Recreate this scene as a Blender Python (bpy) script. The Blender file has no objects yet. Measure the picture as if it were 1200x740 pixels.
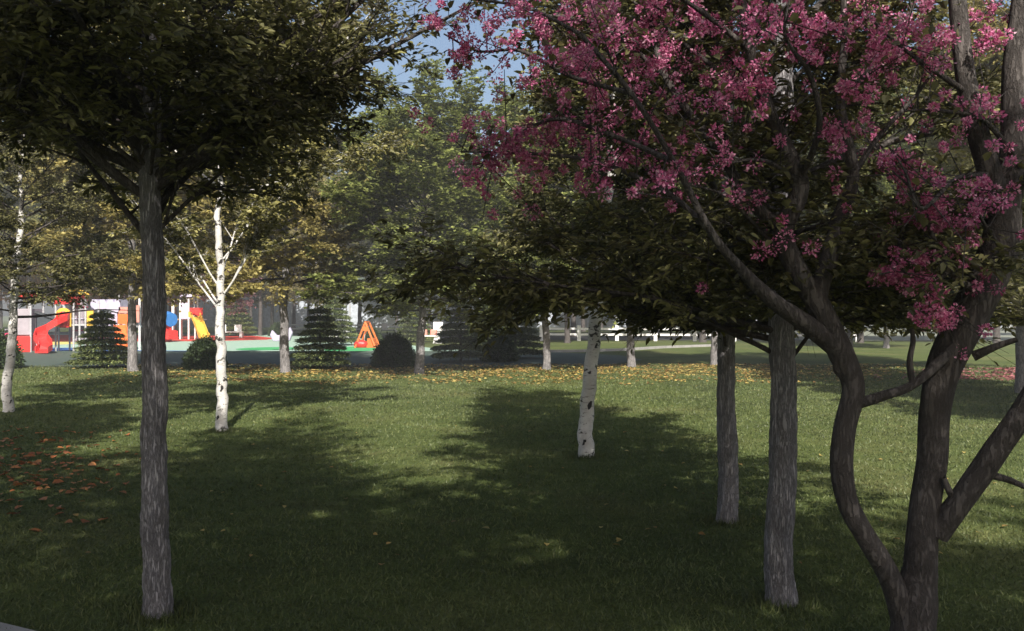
import bpy, math, random
import numpy as np
from mathutils import Vector
R = math.radians
C = bpy.context.scene.collection
scene = bpy.context.scene

# ------------------------------------------------------------------ camera, sky, sun, exposure
F = 1039.0                       # focal length in pixels of the 1200 px wide photograph
CAM_H = 1.7
cam_d = bpy.data.cameras.new('camera'); cam = bpy.data.objects.new('camera', cam_d); C.objects.link(cam)
cam_d.sensor_width = 36; cam_d.lens = 36*F/1200; cam_d.clip_end = 4000; cam_d.clip_start = 0.05
cam.location = (0, 0, CAM_H); cam.rotation_euler = (R(90), 0, 0)
scene.camera = cam
SUN_EL, SUN_DX, SUN_DY = 39.0, 0.16, -1.0       # the sun stands behind the camera, a little right
az = math.atan2(SUN_DX, SUN_DY)                 # from +Y clockwise
world = bpy.data.worlds.new('World'); scene.world = world; world.use_nodes = True
wn = world.node_tree; bg = wn.nodes['Background']
sky = wn.nodes.new('ShaderNodeTexSky'); sky.sky_type = 'NISHITA'; sky.sun_disc = False
sky.sun_elevation = R(SUN_EL); sky.sun_rotation = az; sky.air_density = 1.0; sky.dust_density = 3.5
wn.links.new(sky.outputs[0], bg.inputs[0]); bg.inputs[1].default_value = 0.092
sun_d = bpy.data.lights.new('sun', 'SUN'); sun_d.energy = 5.0; sun_d.angle = R(0.6); sun_d.color = (1, .95, .86)
sun = bpy.data.objects.new('sun', sun_d); C.objects.link(sun)
sv = Vector((math.sin(az)*math.cos(R(SUN_EL)), math.cos(az)*math.cos(R(SUN_EL)), math.sin(R(SUN_EL))))
sun.rotation_euler = sv.to_track_quat('Z', 'Y').to_euler()
vs = scene.view_settings; vs.view_transform = 'Standard'; vs.look = 'None'; vs.gamma = 1
vs.exposure = 0.74; vs.use_curve_mapping = False
scene.cycles.max_bounces = 6; scene.cycles.diffuse_bounces = 3; scene.cycles.transmission_bounces = 3
scene.cycles.volume_bounces = 0; scene.cycles.transparent_max_bounces = 4

def Q(px, py, d):                # a direction in the photograph at its distance
    return np.array([(px-600)/F*d, d, CAM_H-(py-370)/F*d])
def G(px, py):                   # a point of the ground
    d = CAM_H*F/(py-370.0)
    return np.array([(px-600)/F*d, d, 0.0])

# ------------------------------------------------------------------ materials
MATS = {}
def newmat(name):
    m = bpy.data.materials.new(name); m.use_nodes = True
    nt = m.node_tree; b = nt.nodes['Principled BSDF']; MATS[name] = m
    return m, nt, b
def N(nt, t, **k):
    n = nt.nodes.new(t)
    for a, v in k.items():
        if hasattr(n, a): setattr(n, a, v)
        else: n.inputs[a].default_value = v
    return n
def ramp(nt, stops, fac=None, interp='LINEAR'):
    r = nt.nodes.new('ShaderNodeValToRGB'); r.color_ramp.interpolation = interp
    e = r.color_ramp.elements
    while len(e) < len(stops): e.new(0.5)
    for i, (p, c) in enumerate(stops):
        e[i].position = p; e[i].color = (*c, 1) if len(c) == 3 else c
    if fac is not None: nt.links.new(fac, r.inputs[0])
    return r
def coords(nt, scale=(1, 1, 1)):
    tc = nt.nodes.new('ShaderNodeTexCoord'); mp = nt.nodes.new('ShaderNodeMapping')
    mp.inputs['Scale'].default_value = scale
    nt.links.new(tc.outputs['Object'], mp.inputs[0]); return mp.outputs[0]
def noise(nt, vec, scale, detail=4, rough=0.55):
    n = N(nt, 'ShaderNodeTexNoise'); n.inputs['Scale'].default_value = scale
    n.inputs['Detail'].default_value = detail; n.inputs['Roughness'].default_value = rough
    nt.links.new(vec, n.inputs['Vector']); return n.outputs['Fac']
def mixc(nt, fac, a, b, mode='MIX'):
    m = nt.nodes.new('ShaderNodeMix'); m.data_type = 'RGBA'; m.blend_type = mode
    for s, v in ((m.inputs[0], fac), (m.inputs[6], a), (m.inputs[7], b)):
        if hasattr(v, 'is_linked') or hasattr(v, 'links'): nt.links.new(v, s)
        else: s.default_value = v if not isinstance(v, tuple) else (*v[:3], 1)
    return m.outputs[2]

def leaf_mat(name, cols, trans=0.35, rough=0.5, clump=(0.6, 1.3), cscale=1.6):
    m, nt, b = newmat(name)
    geo = nt.nodes.new('ShaderNodeNewGeometry')
    n = len(cols)
    r = ramp(nt, [(i/(n-1), c) for i, c in enumerate(cols)], geo.outputs['Random Per Island'])
    v = coords(nt)
    f = noise(nt, v, cscale, 2)
    g = ramp(nt, [(0.35, (clump[0],)*3), (0.65, (clump[1],)*3)], f)
    col = mixc(nt, 1.0, r.outputs[0], g.outputs[0], 'MULTIPLY')
    nt.links.new(col, b.inputs['Base Color']); b.inputs['Roughness'].default_value = rough
    b.inputs['Specular IOR Level'].default_value = 0.3
    t = nt.nodes.new('ShaderNodeBsdfTranslucent'); nt.links.new(col, t.inputs[0])
    mx = nt.nodes.new('ShaderNodeMixShader'); mx.inputs[0].default_value = trans
    nt.links.new(b.outputs[0], mx.inputs[1]); nt.links.new(t.outputs[0], mx.inputs[2])
    nt.links.new(mx.outputs[0], nt.nodes['Material Output'].inputs[0])
    return m

def bark_mat(name, c0, c1, sc=(22, 22, 3.2), bump=0.03):
    m, nt, b = newmat(name)
    v = coords(nt, sc)
    f = noise(nt, v, 1.0, 6, 0.65)
    v2 = coords(nt, (1, 1, 1)); f2 = noise(nt, v2, 3.0, 3)
    sb = N(nt, 'ShaderNodeMath', operation='SUBTRACT'); nt.links.new(f, sb.inputs[0]); sb.inputs[1].default_value = .5
    ab = N(nt, 'ShaderNodeMath', operation='ABSOLUTE'); nt.links.new(sb.outputs[0], ab.inputs[0])
    v3 = coords(nt, tuple(x*2.3 for x in sc)); f3 = noise(nt, v3, 1.0, 4, 0.7)
    hr = ramp(nt, [(0.0, (0, 0, 0)), (0.085, (1, 1, 1))], ab.outputs[0])
    hm = mixc(nt, .45, hr.outputs[0], f3)
    r = ramp(nt, [(0.12, c0), (0.85, c1)], hm); f = hm
    g = ramp(nt, [(0.3, (.75,)*3), (0.7, (1.2,)*3)], f2)
    col = mixc(nt, 1.0, r.outputs[0], g.outputs[0], 'MULTIPLY')
    nt.links.new(col, b.inputs['Base Color']); b.inputs['Roughness'].default_value = 0.9
    b.inputs['Specular IOR Level'].default_value = 0.15
    bp = nt.nodes.new('ShaderNodeBump'); bp.inputs['Distance'].default_value = bump; bp.inputs['Strength'].default_value = 0.9
    nt.links.new(f, bp.inputs['Height']); nt.links.new(bp.outputs[0], b.inputs['Normal'])
    return m

def birch_mat():
    m, nt, b = newmat('birch_bark')
    v = coords(nt, (5, 5, 5)); f = noise(nt, v, 1.0, 4, 0.7)
    v1 = coords(nt, (9, 9, 55)); f1 = noise(nt, v1, 1.0, 3)
    v2 = coords(nt, (6, 6, 9)); f2 = noise(nt, v2, 1.3, 5, 0.7)
    base = ramp(nt, [(0.3, (.44, .42, .40)), (0.7, (.68, .66, .63))], f)
    lent = ramp(nt, [(0.62, (1, 1, 1)), (0.69, (.35, .32, .30))], f1)
    patch = ramp(nt, [(0.565, (1, 1, 1)), (0.60, (.07, .065, .06))], f2)
    c = mixc(nt, 1.0, base.outputs[0], lent.outputs[0], 'MULTIPLY')
    c = mixc(nt, 1.0, c, patch.outputs[0], 'MULTIPLY')
    nt.links.new(c, b.inputs['Base Color']); b.inputs['Roughness'].default_value = 0.7
    bp = nt.nodes.new('ShaderNodeBump'); bp.inputs['Distance'].default_value = 0.01
    nt.links.new(f2, bp.inputs['Height']); nt.links.new(bp.outputs[0], b.inputs['Normal'])
    return m

def flat_mat(name, col, rough=0.5, metal=0.0, var=0.15):
    m, nt, b = newmat(name)
    v = coords(nt); f = noise(nt, v, 3.0, 5)
    g = ramp(nt, [(0.3, tuple(x*(1-var) for x in col)), (0.7, tuple(min(1, x*(1+var)) for x in col))], f)
    nt.links.new(g.outputs[0], b.inputs['Base Color']); b.inputs['Roughness'].default_value = rough
    b.inputs['Metallic'].default_value = metal
    return m

grey_bark = bark_mat('grey_bark', (.17, .158, .163), (.44, .415, .43), (70, 70, 9), .02)
dark_bark = bark_mat('dark_bark', (.075, .065, .060), (.125, .110, .103), (26, 26, 7), .02)
birch_bark = birch_mat(); scar_m = flat_mat('black_bark_scar', (.03, .027, .026), .95)
far_bark = bark_mat('far_bark', (.13, .12, .12), (.34, .32, .32), (30, 30, 6), .02)
leaf_dark = leaf_mat('olive_leaf', [(.085, .085, .045), (.14, .135, .06), (.19, .18, .075), (.28, .27, .10)])
leaf_mid = leaf_mat('green_leaf', [(.12, .15, .045), (.18, .21, .06), (.25, .28, .075), (.35, .38, .12)], trans=.45)
leaf_gold = leaf_mat('golden_leaf', [(.24, .205, .07), (.33, .28, .095), (.42, .36, .125), (.52, .45, .18)], trans=.45)
leaf_birch = leaf_mat('birch_leaf', [(.12, .12, .05), (.19, .18, .06), (.26, .24, .08), (.36, .33, .13)])
leaf_far = leaf_mat('far_leaf', [(.12, .135, .05), (.20, .20, .07), (.28, .265, .09), (.38, .35, .13)], trans=.45, clump=(.65, 1.35), cscale=.5)
leaf_mauve = leaf_mat('mauve_leaf', [(.14, .06, .065), (.20, .09, .10), (.26, .13, .13)])
blossom = leaf_mat('pink_blossom', [(.40, .08, .19), (.57, .135, .30), (.71, .21, .40), (.80, .33, .50), (.86, .53, .64)], .4, clump=(.75, 1.2), cscale=2)
needle = leaf_mat('spruce_needle', [(.06, .09, .035), (.11, .15, .055), (.17, .20, .075), (.27, .30, .11)], .1)
shrub_leaf = leaf_mat('shrub_leaf', [(.03, .05, .02), (.055, .085, .032), (.085, .12, .045)], .15)
dead_leaf = leaf_mat('orange_dead_leaf', [(.30, .085, .035), (.42, .15, .05), (.50, .22, .08), (.34, .12, .06)], .2)
yellow_leaf = leaf_mat('yellow_dead_leaf', [(.24, .12, .045), (.38, .25, .08), (.46, .37, .12), (.30, .20, .07)], .2)
petal = leaf_mat('fallen_petal', [(.20, .06, .06), (.30, .10, .11), (.40, .17, .18)], .2)
grass_blade = leaf_mat('grass_blade', [(.062, .078, .034), (.085, .112, .040), (.115, .140, .048), (.15, .165, .06)], .2, clump=(.75, 1.25), cscale=.9)

def lawn_mat():
    m, nt, b = newmat('lawn')
    v = coords(nt)
    f1 = noise(nt, v, .35, 5, .6); f2 = noise(nt, v, 6.0, 5, .7)
    vs_ = coords(nt, (60, 25, 1)); f3 = noise(nt, vs_, 1.0, 4, .8)
    a = ramp(nt, [(.30, (.062, .080, .034)), (.5, (.092, .121, .042)), (.70, (.135, .140, .062))], f1)
    g = ramp(nt, [(.3, (.70, .72, .66)), (.7, (1.25, 1.2, 1.15))], f2)
    h = ramp(nt, [(.35, (.65, .66, .62)), (.65, (1.3, 1.28, 1.2))], f3)
    c = mixc(nt, 1.0, a.outputs[0], g.outputs[0], 'MULTIPLY')
    c = mixc(nt, 1.0, c, h.outputs[0], 'MULTIPLY')
    f4 = noise(nt, v, .9, 6, .65); dry = ramp(nt, [(.60, (0, 0, 0)), (.72, (.75, .75, .75))], f4)
    c = mixc(nt, dry.outputs[0], c, (.13, .115, .055))
    nt.links.new(c, b.inputs['Base Color']); b.inputs['Roughness'].default_value = .95
    b.inputs['Specular IOR Level'].default_value = .1
    bp = nt.nodes.new('ShaderNodeBump'); bp.inputs['Distance'].default_value = .03; bp.inputs['Strength'].default_value = .7
    nt.links.new(f3, bp.inputs['Height']); nt.links.new(bp.outputs[0], b.inputs['Normal'])
    return m
lawn_m = lawn_mat()
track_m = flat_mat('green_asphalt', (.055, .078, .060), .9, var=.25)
asphalt_m = flat_mat('asphalt', (.055, .058, .062), .9, var=.2)
kerb_m = flat_mat('kerb_concrete', (.30, .29, .28), .85, var=.2)
RED = flat_mat('red_plastic', (.62, .035, .03), .4); ORANGE = flat_mat('orange_plastic', (.72, .16, .04), .4)
YEL = flat_mat('yellow_plastic', (.72, .45, .06), .4); BLUE = flat_mat('blue_plastic', (.03, .16, .45), .4)
LILAC = flat_mat('lilac_plastic', (.48, .44, .56), .5); GREYM = flat_mat('grey_metal', (.42, .42, .43), .45)
GREYP = flat_mat('mauve_grey_panel', (.34, .30, .33), .6)
WHITE = flat_mat('white_paint', (.78, .77, .75), .5, var=.06); PALE = flat_mat('pale_green_rubber', (.30, .42, .34), .9, var=.08)
GREEN = flat_mat('green_rubber', (.05, .33, .11), .9, var=.1); REDR = flat_mat('red_rubber', (.50, .045, .03), .9, var=.1)
YELR = flat_mat('yellow_rubber', (.68, .52, .16), .9, var=.1); BLUER = flat_mat('blue_rubber', (.03, .10, .32), .9, var=.1)
DARKP = flat_mat('dark_panel', (.05, .06, .07), .6); PINK = flat_mat('pink_plastic', (.62, .26, .20), .5)
CRIM = flat_mat('crimson_plastic', (.45, .03, .09), .5); FENCE = flat_mat('grey_blue_sheet_metal', (.48, .52, .58), .6, var=.25)
POST = flat_mat('dark_post', (.05, .055, .06), .6); HALO = flat_mat('lamp_glass', (.7, .7, .66), .3)

# ------------------------------------------------------------------ object helpers
def link(o, parent=None):
    C.objects.link(o)
    if parent is not None: o.parent = parent
    return o
def tag(o, label=None, cat=None, group=None, kind=None):
    if label: o['label'] = label
    if cat: o['category'] = cat
    if group: o['group'] = group
    if kind: o['kind'] = kind
    return o
def thing(name, label, cat, loc=(0, 0, 0), rz=0, group=None):
    o = bpy.data.objects.new(name, None); C.objects.link(o); o.empty_display_size = .2
    o.location = loc; o.rotation_euler = (0, 0, rz); return tag(o, label, cat, group)
def copy_tree(o, parent=None):
    c = o.copy(); C.objects.link(c); c.parent = parent
    for ch in list(o.children): copy_tree(ch, c)
    return c
def npmesh(name, V, quads=None, tris=None, smooth=False, mat=None):
    me = bpy.data.meshes.new(name)
    V = np.asarray(V, dtype=np.float32)
    parts = []; starts = []; off = 0; tot = []
    if quads is not None and len(quads):
        q = np.asarray(quads, dtype=np.int32); parts.append(q.ravel()); starts.append(np.arange(len(q))*4); tot.append(np.full(len(q), 4)); off = len(q)*4
    if tris is not None and len(tris):
        t = np.asarray(tris, dtype=np.int32); parts.append(t.ravel()); starts.append(off+np.arange(len(t))*3); tot.append(np.full(len(t), 3))
    L = np.concatenate(parts); S = np.concatenate(starts).astype(np.int32); T = np.concatenate(tot).astype(np.int32)
    me.vertices.add(len(V)); me.vertices.foreach_set('co', V.ravel())
    me.loops.add(len(L)); me.loops.foreach_set('vertex_index', L)
    me.polygons.add(len(S)); me.polygons.foreach_set('loop_start', S); me.polygons.foreach_set('loop_total', T)
    if smooth: me.polygons.foreach_set('use_smooth', np.ones(len(S), dtype=bool))
    me.update(calc_edges=True)
    if mat: me.materials.append(mat)
    return me
def nobj(name, me, parent=None): return link(bpy.data.objects.new(name, me), parent)

def nrm(a): return a/np.maximum(np.linalg.norm(a, axis=-1, keepdims=True), 1e-9)

class Wood:
    """collects tapered tubes"""
    def __init__(s): s.V = []; s.Q = []; s.n = 0
    def tube(s, P, r, k=8, lump=0, rng=None, cap=True):
        P = np.asarray(P, float); r = np.asarray(r, float); n = len(P)
        T = nrm(np.gradient(P, axis=0))
        u = np.cross(T[0], [0.13, 1, 0.07]); u = u/np.linalg.norm(u)
        a = np.arange(k)*2*np.pi/k; out = []
        if lump:
            base = rng.normal(size=(n, k)); ker = np.array([.25, .5, .25])
            for _ in range(2): base = (np.roll(base, 1, 1)+2*base+np.roll(base, -1, 1))/4
            for _ in range(max(3, n//7)): base[1:-1] = (base[:-2]+2*base[1:-1]+base[2:])/4
            base *= .30/max(base.std(), 1e-6)
            if n > 100:
                fine = rng.normal(size=(n, k))
                for _ in range(8): fine[1:-1] = (fine[:-2]+2*fine[1:-1]+fine[2:])/4
                base += fine*(.13/fine.std())
        for i in range(n):
            u = u-T[i]*np.dot(u, T[i]); u /= np.linalg.norm(u); w = np.cross(T[i], u)
            rr = r[i]*(1+(lump*base[i] if lump else 0))
            out.append(P[i]+(np.cos(a)*rr)[:, None]*u+(np.sin(a)*rr)[:, None]*w)
        V = np.concatenate(out); i = np.arange(n-1)[:, None]; j = np.arange(k)[None]; jn = (j+1) % k
        q = np.stack([i*k+j, i*k+jn, (i+1)*k+jn, (i+1)*k+j], -1).reshape(-1, 4)+s.n
        s.V.append(V); s.Q.append(q); s.n += len(V)
    def segs(s, P0, P1, r0, r1, k=3):
        P0 = np.asarray(P0); P1 = np.asarray(P1); m = len(P0)
        if m == 0: return
        T = nrm(P1-P0); u = nrm(np.cross(T, np.array([.3, .2, .93]))); w = np.cross(T, u)
        a = np.arange(k)*2*np.pi/k; r0 = np.broadcast_to(r0, (m,)); r1 = np.broadcast_to(r1, (m,))
        off = np.cos(a)[None, :, None]*u[:, None]+np.sin(a)[None, :, None]*w[:, None]
        V = np.concatenate([P0[:, None]+off*r0[:, None, None], P1[:, None]+off*r1[:, None, None]], 1).reshape(-1, 3)
        b = (np.arange(m)*2*k)[:, None]; j = np.arange(k)[None]; jn = (j+1) % k
        q = np.stack([b+j, b+jn, b+k+jn, b+k+j], -1).reshape(-1, 4)+s.n
        s.V.append(V); s.Q.append(q); s.n += len(V)
    def build(s, name, mat, parent):
        return nobj(name, npmesh(name, np.concatenate(s.V), np.concatenate(s.Q), smooth=True, mat=mat), parent)

def leaf_geo(P, D, Nn, ll, lw, fold=.25, six=True):
    """one folded leaf per row"""
    D = nrm(D); S = nrm(np.cross(D, Nn)); U = np.cross(S, D)
    ll = np.broadcast_to(ll, (len(P),))[:, None]; lw = np.broadcast_to(lw, (len(P),))[:, None]
    m = len(P)
    if six:
        v = [P, P+D*ll*.3+S*lw*.5+U*lw*fold, P+D*ll*.68+S*lw*.38+U*lw*fold*.7, P+D*ll-U*ll*.08,
             P+D*ll*.68-S*lw*.38+U*lw*fold*.7, P+D*ll*.3-S*lw*.5+U*lw*fold]
        V = np.stack(v, 1).reshape(-1, 3); b = (np.arange(m)*6)[:, None]
        q = np.concatenate([b+np.array([[0, 1, 2, 3]]), b+np.array([[0, 3, 4, 5]])], 1).reshape(-1, 4)
        return V, q, None
    v = [P, P+D*ll*.45+S*lw*.5+U*lw*fold, P+D*ll, P+D*ll*.45-S*lw*.5+U*lw*fold]
    V = np.stack(v, 1).reshape(-1, 3); b = (np.arange(m)*4)[:, None]
    t = np.concatenate([b+np.array([[0, 1, 2]]), b+np.array([[0, 2, 3]])], 1).reshape(-1, 3)
    return V, None, t
def leaves_obj(name, P, D, Nn, ll, lw, mat, parent, six=True, fold=.25):
    V, q, t = leaf_geo(P, D, Nn, ll, lw, fold, six)
    return nobj(name, npmesh(name, V, q, t, mat=mat), parent)

def curve(rng, p, az_, el, L, n=7, up=0.0, wig=.08):
    """a limb: starts at p with azimuth/elevation, bends by `up`"""
    P = [np.array(p, float)]; d = np.array([math.cos(az_)*math.cos(el), math.sin(az_)*math.cos(el), math.sin(el)])
    for i in range(n-1):
        d = d+np.array([0, 0, up/(n-1)])+rng.normal(size=3)*wig; d /= np.linalg.norm(d)
        P.append(P[-1]+d*L/(n-1))
    return np.array(P)

def along(P, t):
    n = len(P)-1; x = np.clip(np.asarray(t)*n, 0, n-1e-6); i = x.astype(int); f = (x-i)[:, None]
    return P[i]*(1-f)+P[i+1]*f, nrm(P[i+1]-P[i])

def spray(rng, W, limbs, n2, n3, nl, L2, L3, ll, flat=.5, tmin=.22, r2=.008, sprd=.9, zmin=-9):
    """secondary branches, twigs and leaf bases along the limbs; returns leaf P, D, N"""
    S0 = []; D0 = []; LL = []
    for P, Lm in limbs:
        m = max(2, int(n2*(.5+.5*Lm)))
        t = tmin+(1-tmin)*rng.random(m)**.8
        p, tg = along(P, t)
        side = nrm(np.cross(tg, [0, 0, 1.])+rng.normal(size=(m, 3))*.05)*np.where(rng.random(m) < .5, -1, 1)[:, None]
        d = nrm(tg*(.55+.3*rng.random((m, 1)))+side*sprd*(.5+.6*rng.random((m, 1)))+rng.normal(size=(m, 3))*np.array([.2, .2, .38*(1-flat)+.1]))
        S0.append(p); D0.append(d); LL.append(L2*(.45+.7*rng.random(m))*(1.15-.5*t))
    S0 = np.concatenate(S0); D0 = np.concatenate(D0); LL = np.concatenate(LL)
    M = S0+D0*LL[:, None]*.5; D1 = nrm(D0+rng.normal(size=D0.shape)*.18+np.array([0, 0, -.08])); E = M+D1*LL[:, None]*.5
    ok = np.minimum(M[:, 2], E[:, 2]) > zmin; S0, M, E, D1, LL = S0[ok], M[ok], E[ok], D1[ok], LL[ok]
    W.segs(S0, M, r2, r2*.65, 4); W.segs(M, E, r2*.65, r2*.25, 3)
    k = len(S0); t = .15+.9*rng.random((k, n3)); t = np.minimum(t, 1.0)
    base = np.where(t[..., None] < .5, S0[:, None]+(M-S0)[:, None]*t[..., None]*2, M[:, None]+(E-M)[:, None]*(t[..., None]*2-1)).reshape(-1, 3)
    tg = np.repeat(D1, n3, 0)
    side = nrm(np.cross(tg, [0, 0, 1.]))*np.where(rng.random(len(tg)) < .5, -1, 1)[:, None]
    td = nrm(tg*.7+side*(.4+.8*rng.random((len(tg), 1)))+rng.normal(size=tg.shape)*np.array([.25, .25, .25]))
    tl = L3*(.4+.8*rng.random(len(tg)))
    te = base+td*tl[:, None]
    W.segs(base, te, r2*.3, r2*.12, 3)
    # leaves
    u = .12+.92*rng.random((len(base), nl))
    P = (base[:, None]+(te-base)[:, None]*u[..., None]).reshape(-1, 3)
    tg = np.repeat(td, nl, 0)
    side = nrm(np.cross(tg, [0, 0, 1.]))*np.where(rng.random(len(tg)) < .5, -1, 1)[:, None]
    D = nrm(tg*.6+side*.8+rng.normal(size=tg.shape)*.35+np.array([0, 0, -.18]))
    Nn = nrm(np.array([0, 0, 1.])+rng.normal(size=tg.shape)*.55)
    return P+rng.normal(size=P.shape)*.012, D, Nn

def trunk_tube(W, rng, H, r0, lean=(0, 0), k=14, n=22, lump=.05, flare=1.25, wob=.02, base=0.0, power=.75):
    z = np.linspace(0, 1, n)**1.15
    w = np.cumsum(rng.normal(size=(n, 2))*wob, 0); w -= w[0]
    P = np.stack([lean[0]*z+w[:, 0], lean[1]*z+w[:, 1], z*H-base], -1)
    r = r0*np.maximum(1-z, .02)**power*(1+(flare-1)*np.exp(-z*H/.12))
    W.tube(P, r, k, lump, rng)
    return P, r
def at_height(P, z):
    i = np.clip(np.searchsorted(P[:, 2], z)-1, 0, len(P)-2); f = (z-P[i, 2])/(P[i+1, 2]-P[i, 2])
    return P[i]*(1-f)+P[i+1]*f

def make_tree(name, seed, H, r0, h0, Rad, nlimb, bark, leafm, elev=(15, 65), n2=9, n3=8, nl=9, L2=.8, L3=.32, ll=.075, lw=.045,
              extra=(), up=.25, six=True, lean=(0, 0), label='', cat='tree', group=None, prof=None, lump=.05, wob=.02, k=14, flare=1.25,
              base_below=.12, power=.75, n=22, r2=.008, flat=.5, limbr=.008, limbm=None, tmin=.22, shy=None, scar=False, zmin=0, sparse=(), xmax=99):
    rng = np.random.default_rng(seed)
    root = thing(name, label, cat, group=group)
    W = Wood(); W2 = Wood(); P, r = trunk_tube(W, rng, H, r0, lean, k, n, lump, base=base_below, wob=wob, power=power, flare=flare)
    limbs = []
    for i in range(nlimb):
        u = (i+rng.random()*.8)/nlimb; z = h0+u*(H-h0)*.86
        a = i*2.399+rng.normal()*.3; el = R(elev[0]+(elev[1]-elev[0])*u+rng.normal()*6)
        pr = prof(u) if prof else (math.sin(min(1, .32+u*.75)*math.pi)**.6 if u < .95 else .3)
        L = max(.25, Rad*pr*(.8+.4*rng.random())/max(.45, math.cos(el)))
        if shy and math.cos(a-R(shy[0])) > math.cos(R(shy[1])): L *= shy[2]
        p = at_height(P, z); LP = curve(rng, p, a, el, L, up=up)
        rb = np.interp(z, P[:, 2], r)*.5
        W2.tube(LP, np.linspace(min(rb, .009+limbr*L), .004, len(LP)), 7)
        limbs.append((LP, L))
    for (z, a, el, L, upx) in extra:
        p = at_height(P, z); LP = curve(rng, p, R(a), R(el), L, up=upx, n=9, wig=.05)
        W2.tube(LP, np.linspace(.008+limbr*L*.8, .004, len(LP)), 8); limbs.append((LP, L))
    W_ = W2
    if scar: scars(root, seed, H, r0, P, r)
    lp, ld, ln = spray(rng, W_, limbs, n2, n3, nl, L2, L3, ll, r2=r2, flat=flat, tmin=tmin, zmin=zmin-.02)
    kx = lp[:, 0] < xmax+.12*rng.normal(size=len(lp)); lp, ld, ln = lp[kx], ld[kx], ln[kx]
    if sparse:
        ls = []
        for (z, a, el, L, upx) in sparse:
            p = at_height(P, z); LP = curve(rng, p, R(a), R(el), L, up=upx, n=9, wig=.06)
            W2.tube(LP, np.linspace(.032, .006, len(LP)), 8); ls.append((LP, L))
        a_, b_, c_ = spray(rng, W2, ls, 4, 6, 8, .55, .25, ll, r2=r2, flat=flat, tmin=.45)
        lp = np.concatenate([lp, a_]); ld = np.concatenate([ld, b_]); ln = np.concatenate([ln, c_])
    kp = lp[:, 2] > zmin+.08*rng.normal(size=len(lp)); lp, ld, ln = lp[kp], ld[kp], ln[kp]
    W.build('trunk', bark, root); W2.build('branches', limbm or bark, root)
    s = .7+.6*rng.random(len(lp))
    leaves_obj('crown', lp, ld, ln, ll*s, lw*s, leafm, root, six)
    return root

# ------------------------------------------------------------------ the setting
def sheet(name, pts, z, mat, kind='structure', label=None, cat=None, thick=0):
    me = bpy.data.meshes.new(name); n = len(pts)
    V = [(p[0], p[1], z) for p in pts]; Fs = [tuple(range(n))]
    if thick:
        V += [(p[0], p[1], z-thick) for p in pts]
        Fs += [tuple(range(2*n-1, n-1, -1))]+[(i, i+n, (i+1) % n+n, (i+1) % n) for i in range(n)]
    me.from_pydata(V, [], Fs); me.update(); me.materials.append(mat)
    o = nobj(name, me)
    return tag(o, label, cat, kind=kind)
# lawn: one sheet to the horizon, gently uneven close by
def lawn():
    xs = np.concatenate([[-1500, -400, -150, -60], np.arange(-40, 41, .5), [60, 150, 400, 1500]])
    ys = np.concatenate([[-1500, -300, -60], np.arange(-20, 31, .5), [40, 60, 100, 200, 500, 2000]])
    X, Y = np.meshgrid(xs, ys); Z = .025*np.sin(X*.9+1)*np.sin(Y*.7)+.02*np.sin(X*.37+Y*.5)
    fade = np.clip((29-Y)/5, 0, 1)*np.clip((Y+19)/4, 0, 1)*np.clip((38-np.abs(X))/4, 0, 1)
    Z = Z*fade-.012
    V = np.stack([X, Y, Z], -1).reshape(-1, 3); nx = len(xs); ny = len(ys)
    i = np.arange(ny-1)[:, None]; j = np.arange(nx-1)[None]
    q = np.stack([i*nx+j, i*nx+j+1, (i+1)*nx+j+1, (i+1)*nx+j], -1).reshape(-1, 4)
    tag(nobj('lawn', npmesh('lawn', V, q, smooth=True, mat=lawn_m)), kind='structure')
lawn()
def poly(*pp): return [G(*p)[:2] for p in pp]
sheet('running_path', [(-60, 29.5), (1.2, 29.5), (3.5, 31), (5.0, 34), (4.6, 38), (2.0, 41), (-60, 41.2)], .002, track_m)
sheet('playground_surface', [(-50, 41.2), (-1.0, 41.2), (-4.5, 47), (-9, 60), (-13.5, 74), (-26, 80), (-50, 84)], .006, PALE)
def ell(px, py, a, b, n=40):
    c = G(px, py)[:2]; return [(c[0]+a*math.cos(t), c[1]+b*math.sin(t)) for t in np.linspace(0, 2*math.pi, n, endpoint=False)]
sheet('red_play_surface', [(-40, 57), (-30, 57), (-20, 58.5), (-17.2, 62), (-17.6, 66), (-21, 73), (-28, 77), (-44, 78)], .010, REDR)
sheet('yellow_play_surface', [(-45, 49), (-27.2, 49), (-26, 53), (-29, 58), (-45, 58)], .010, YELR)
sheet('blue_play_surface', [(-45, 41.4), (-15, 41.4), (-15.6, 42.6), (-20, 43.6), (-21, 46.5), (-45, 46.5)], .010, BLUER)
sheet('green_play_surface', ell(314, 409, 1.5, 2.2), .010, GREEN)
sheet('green_swing_surface', ell(420, 409, 1.6, 3.6), .010, GREEN)
sheet('far_road', [(2, 62), (70, 56), (70, 66), (2, 74), (-60, 96), (-60, 88)], .004, asphalt_m)
sheet('far_haze_tint', [(20, 60), (220, 60), (220, 400), (60, 400)], .008, flat_mat('haze_grey_lawn', (.20, .215, .165), .9))  # added pale sheet over the far lawn, its grey standing in for haze
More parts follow.
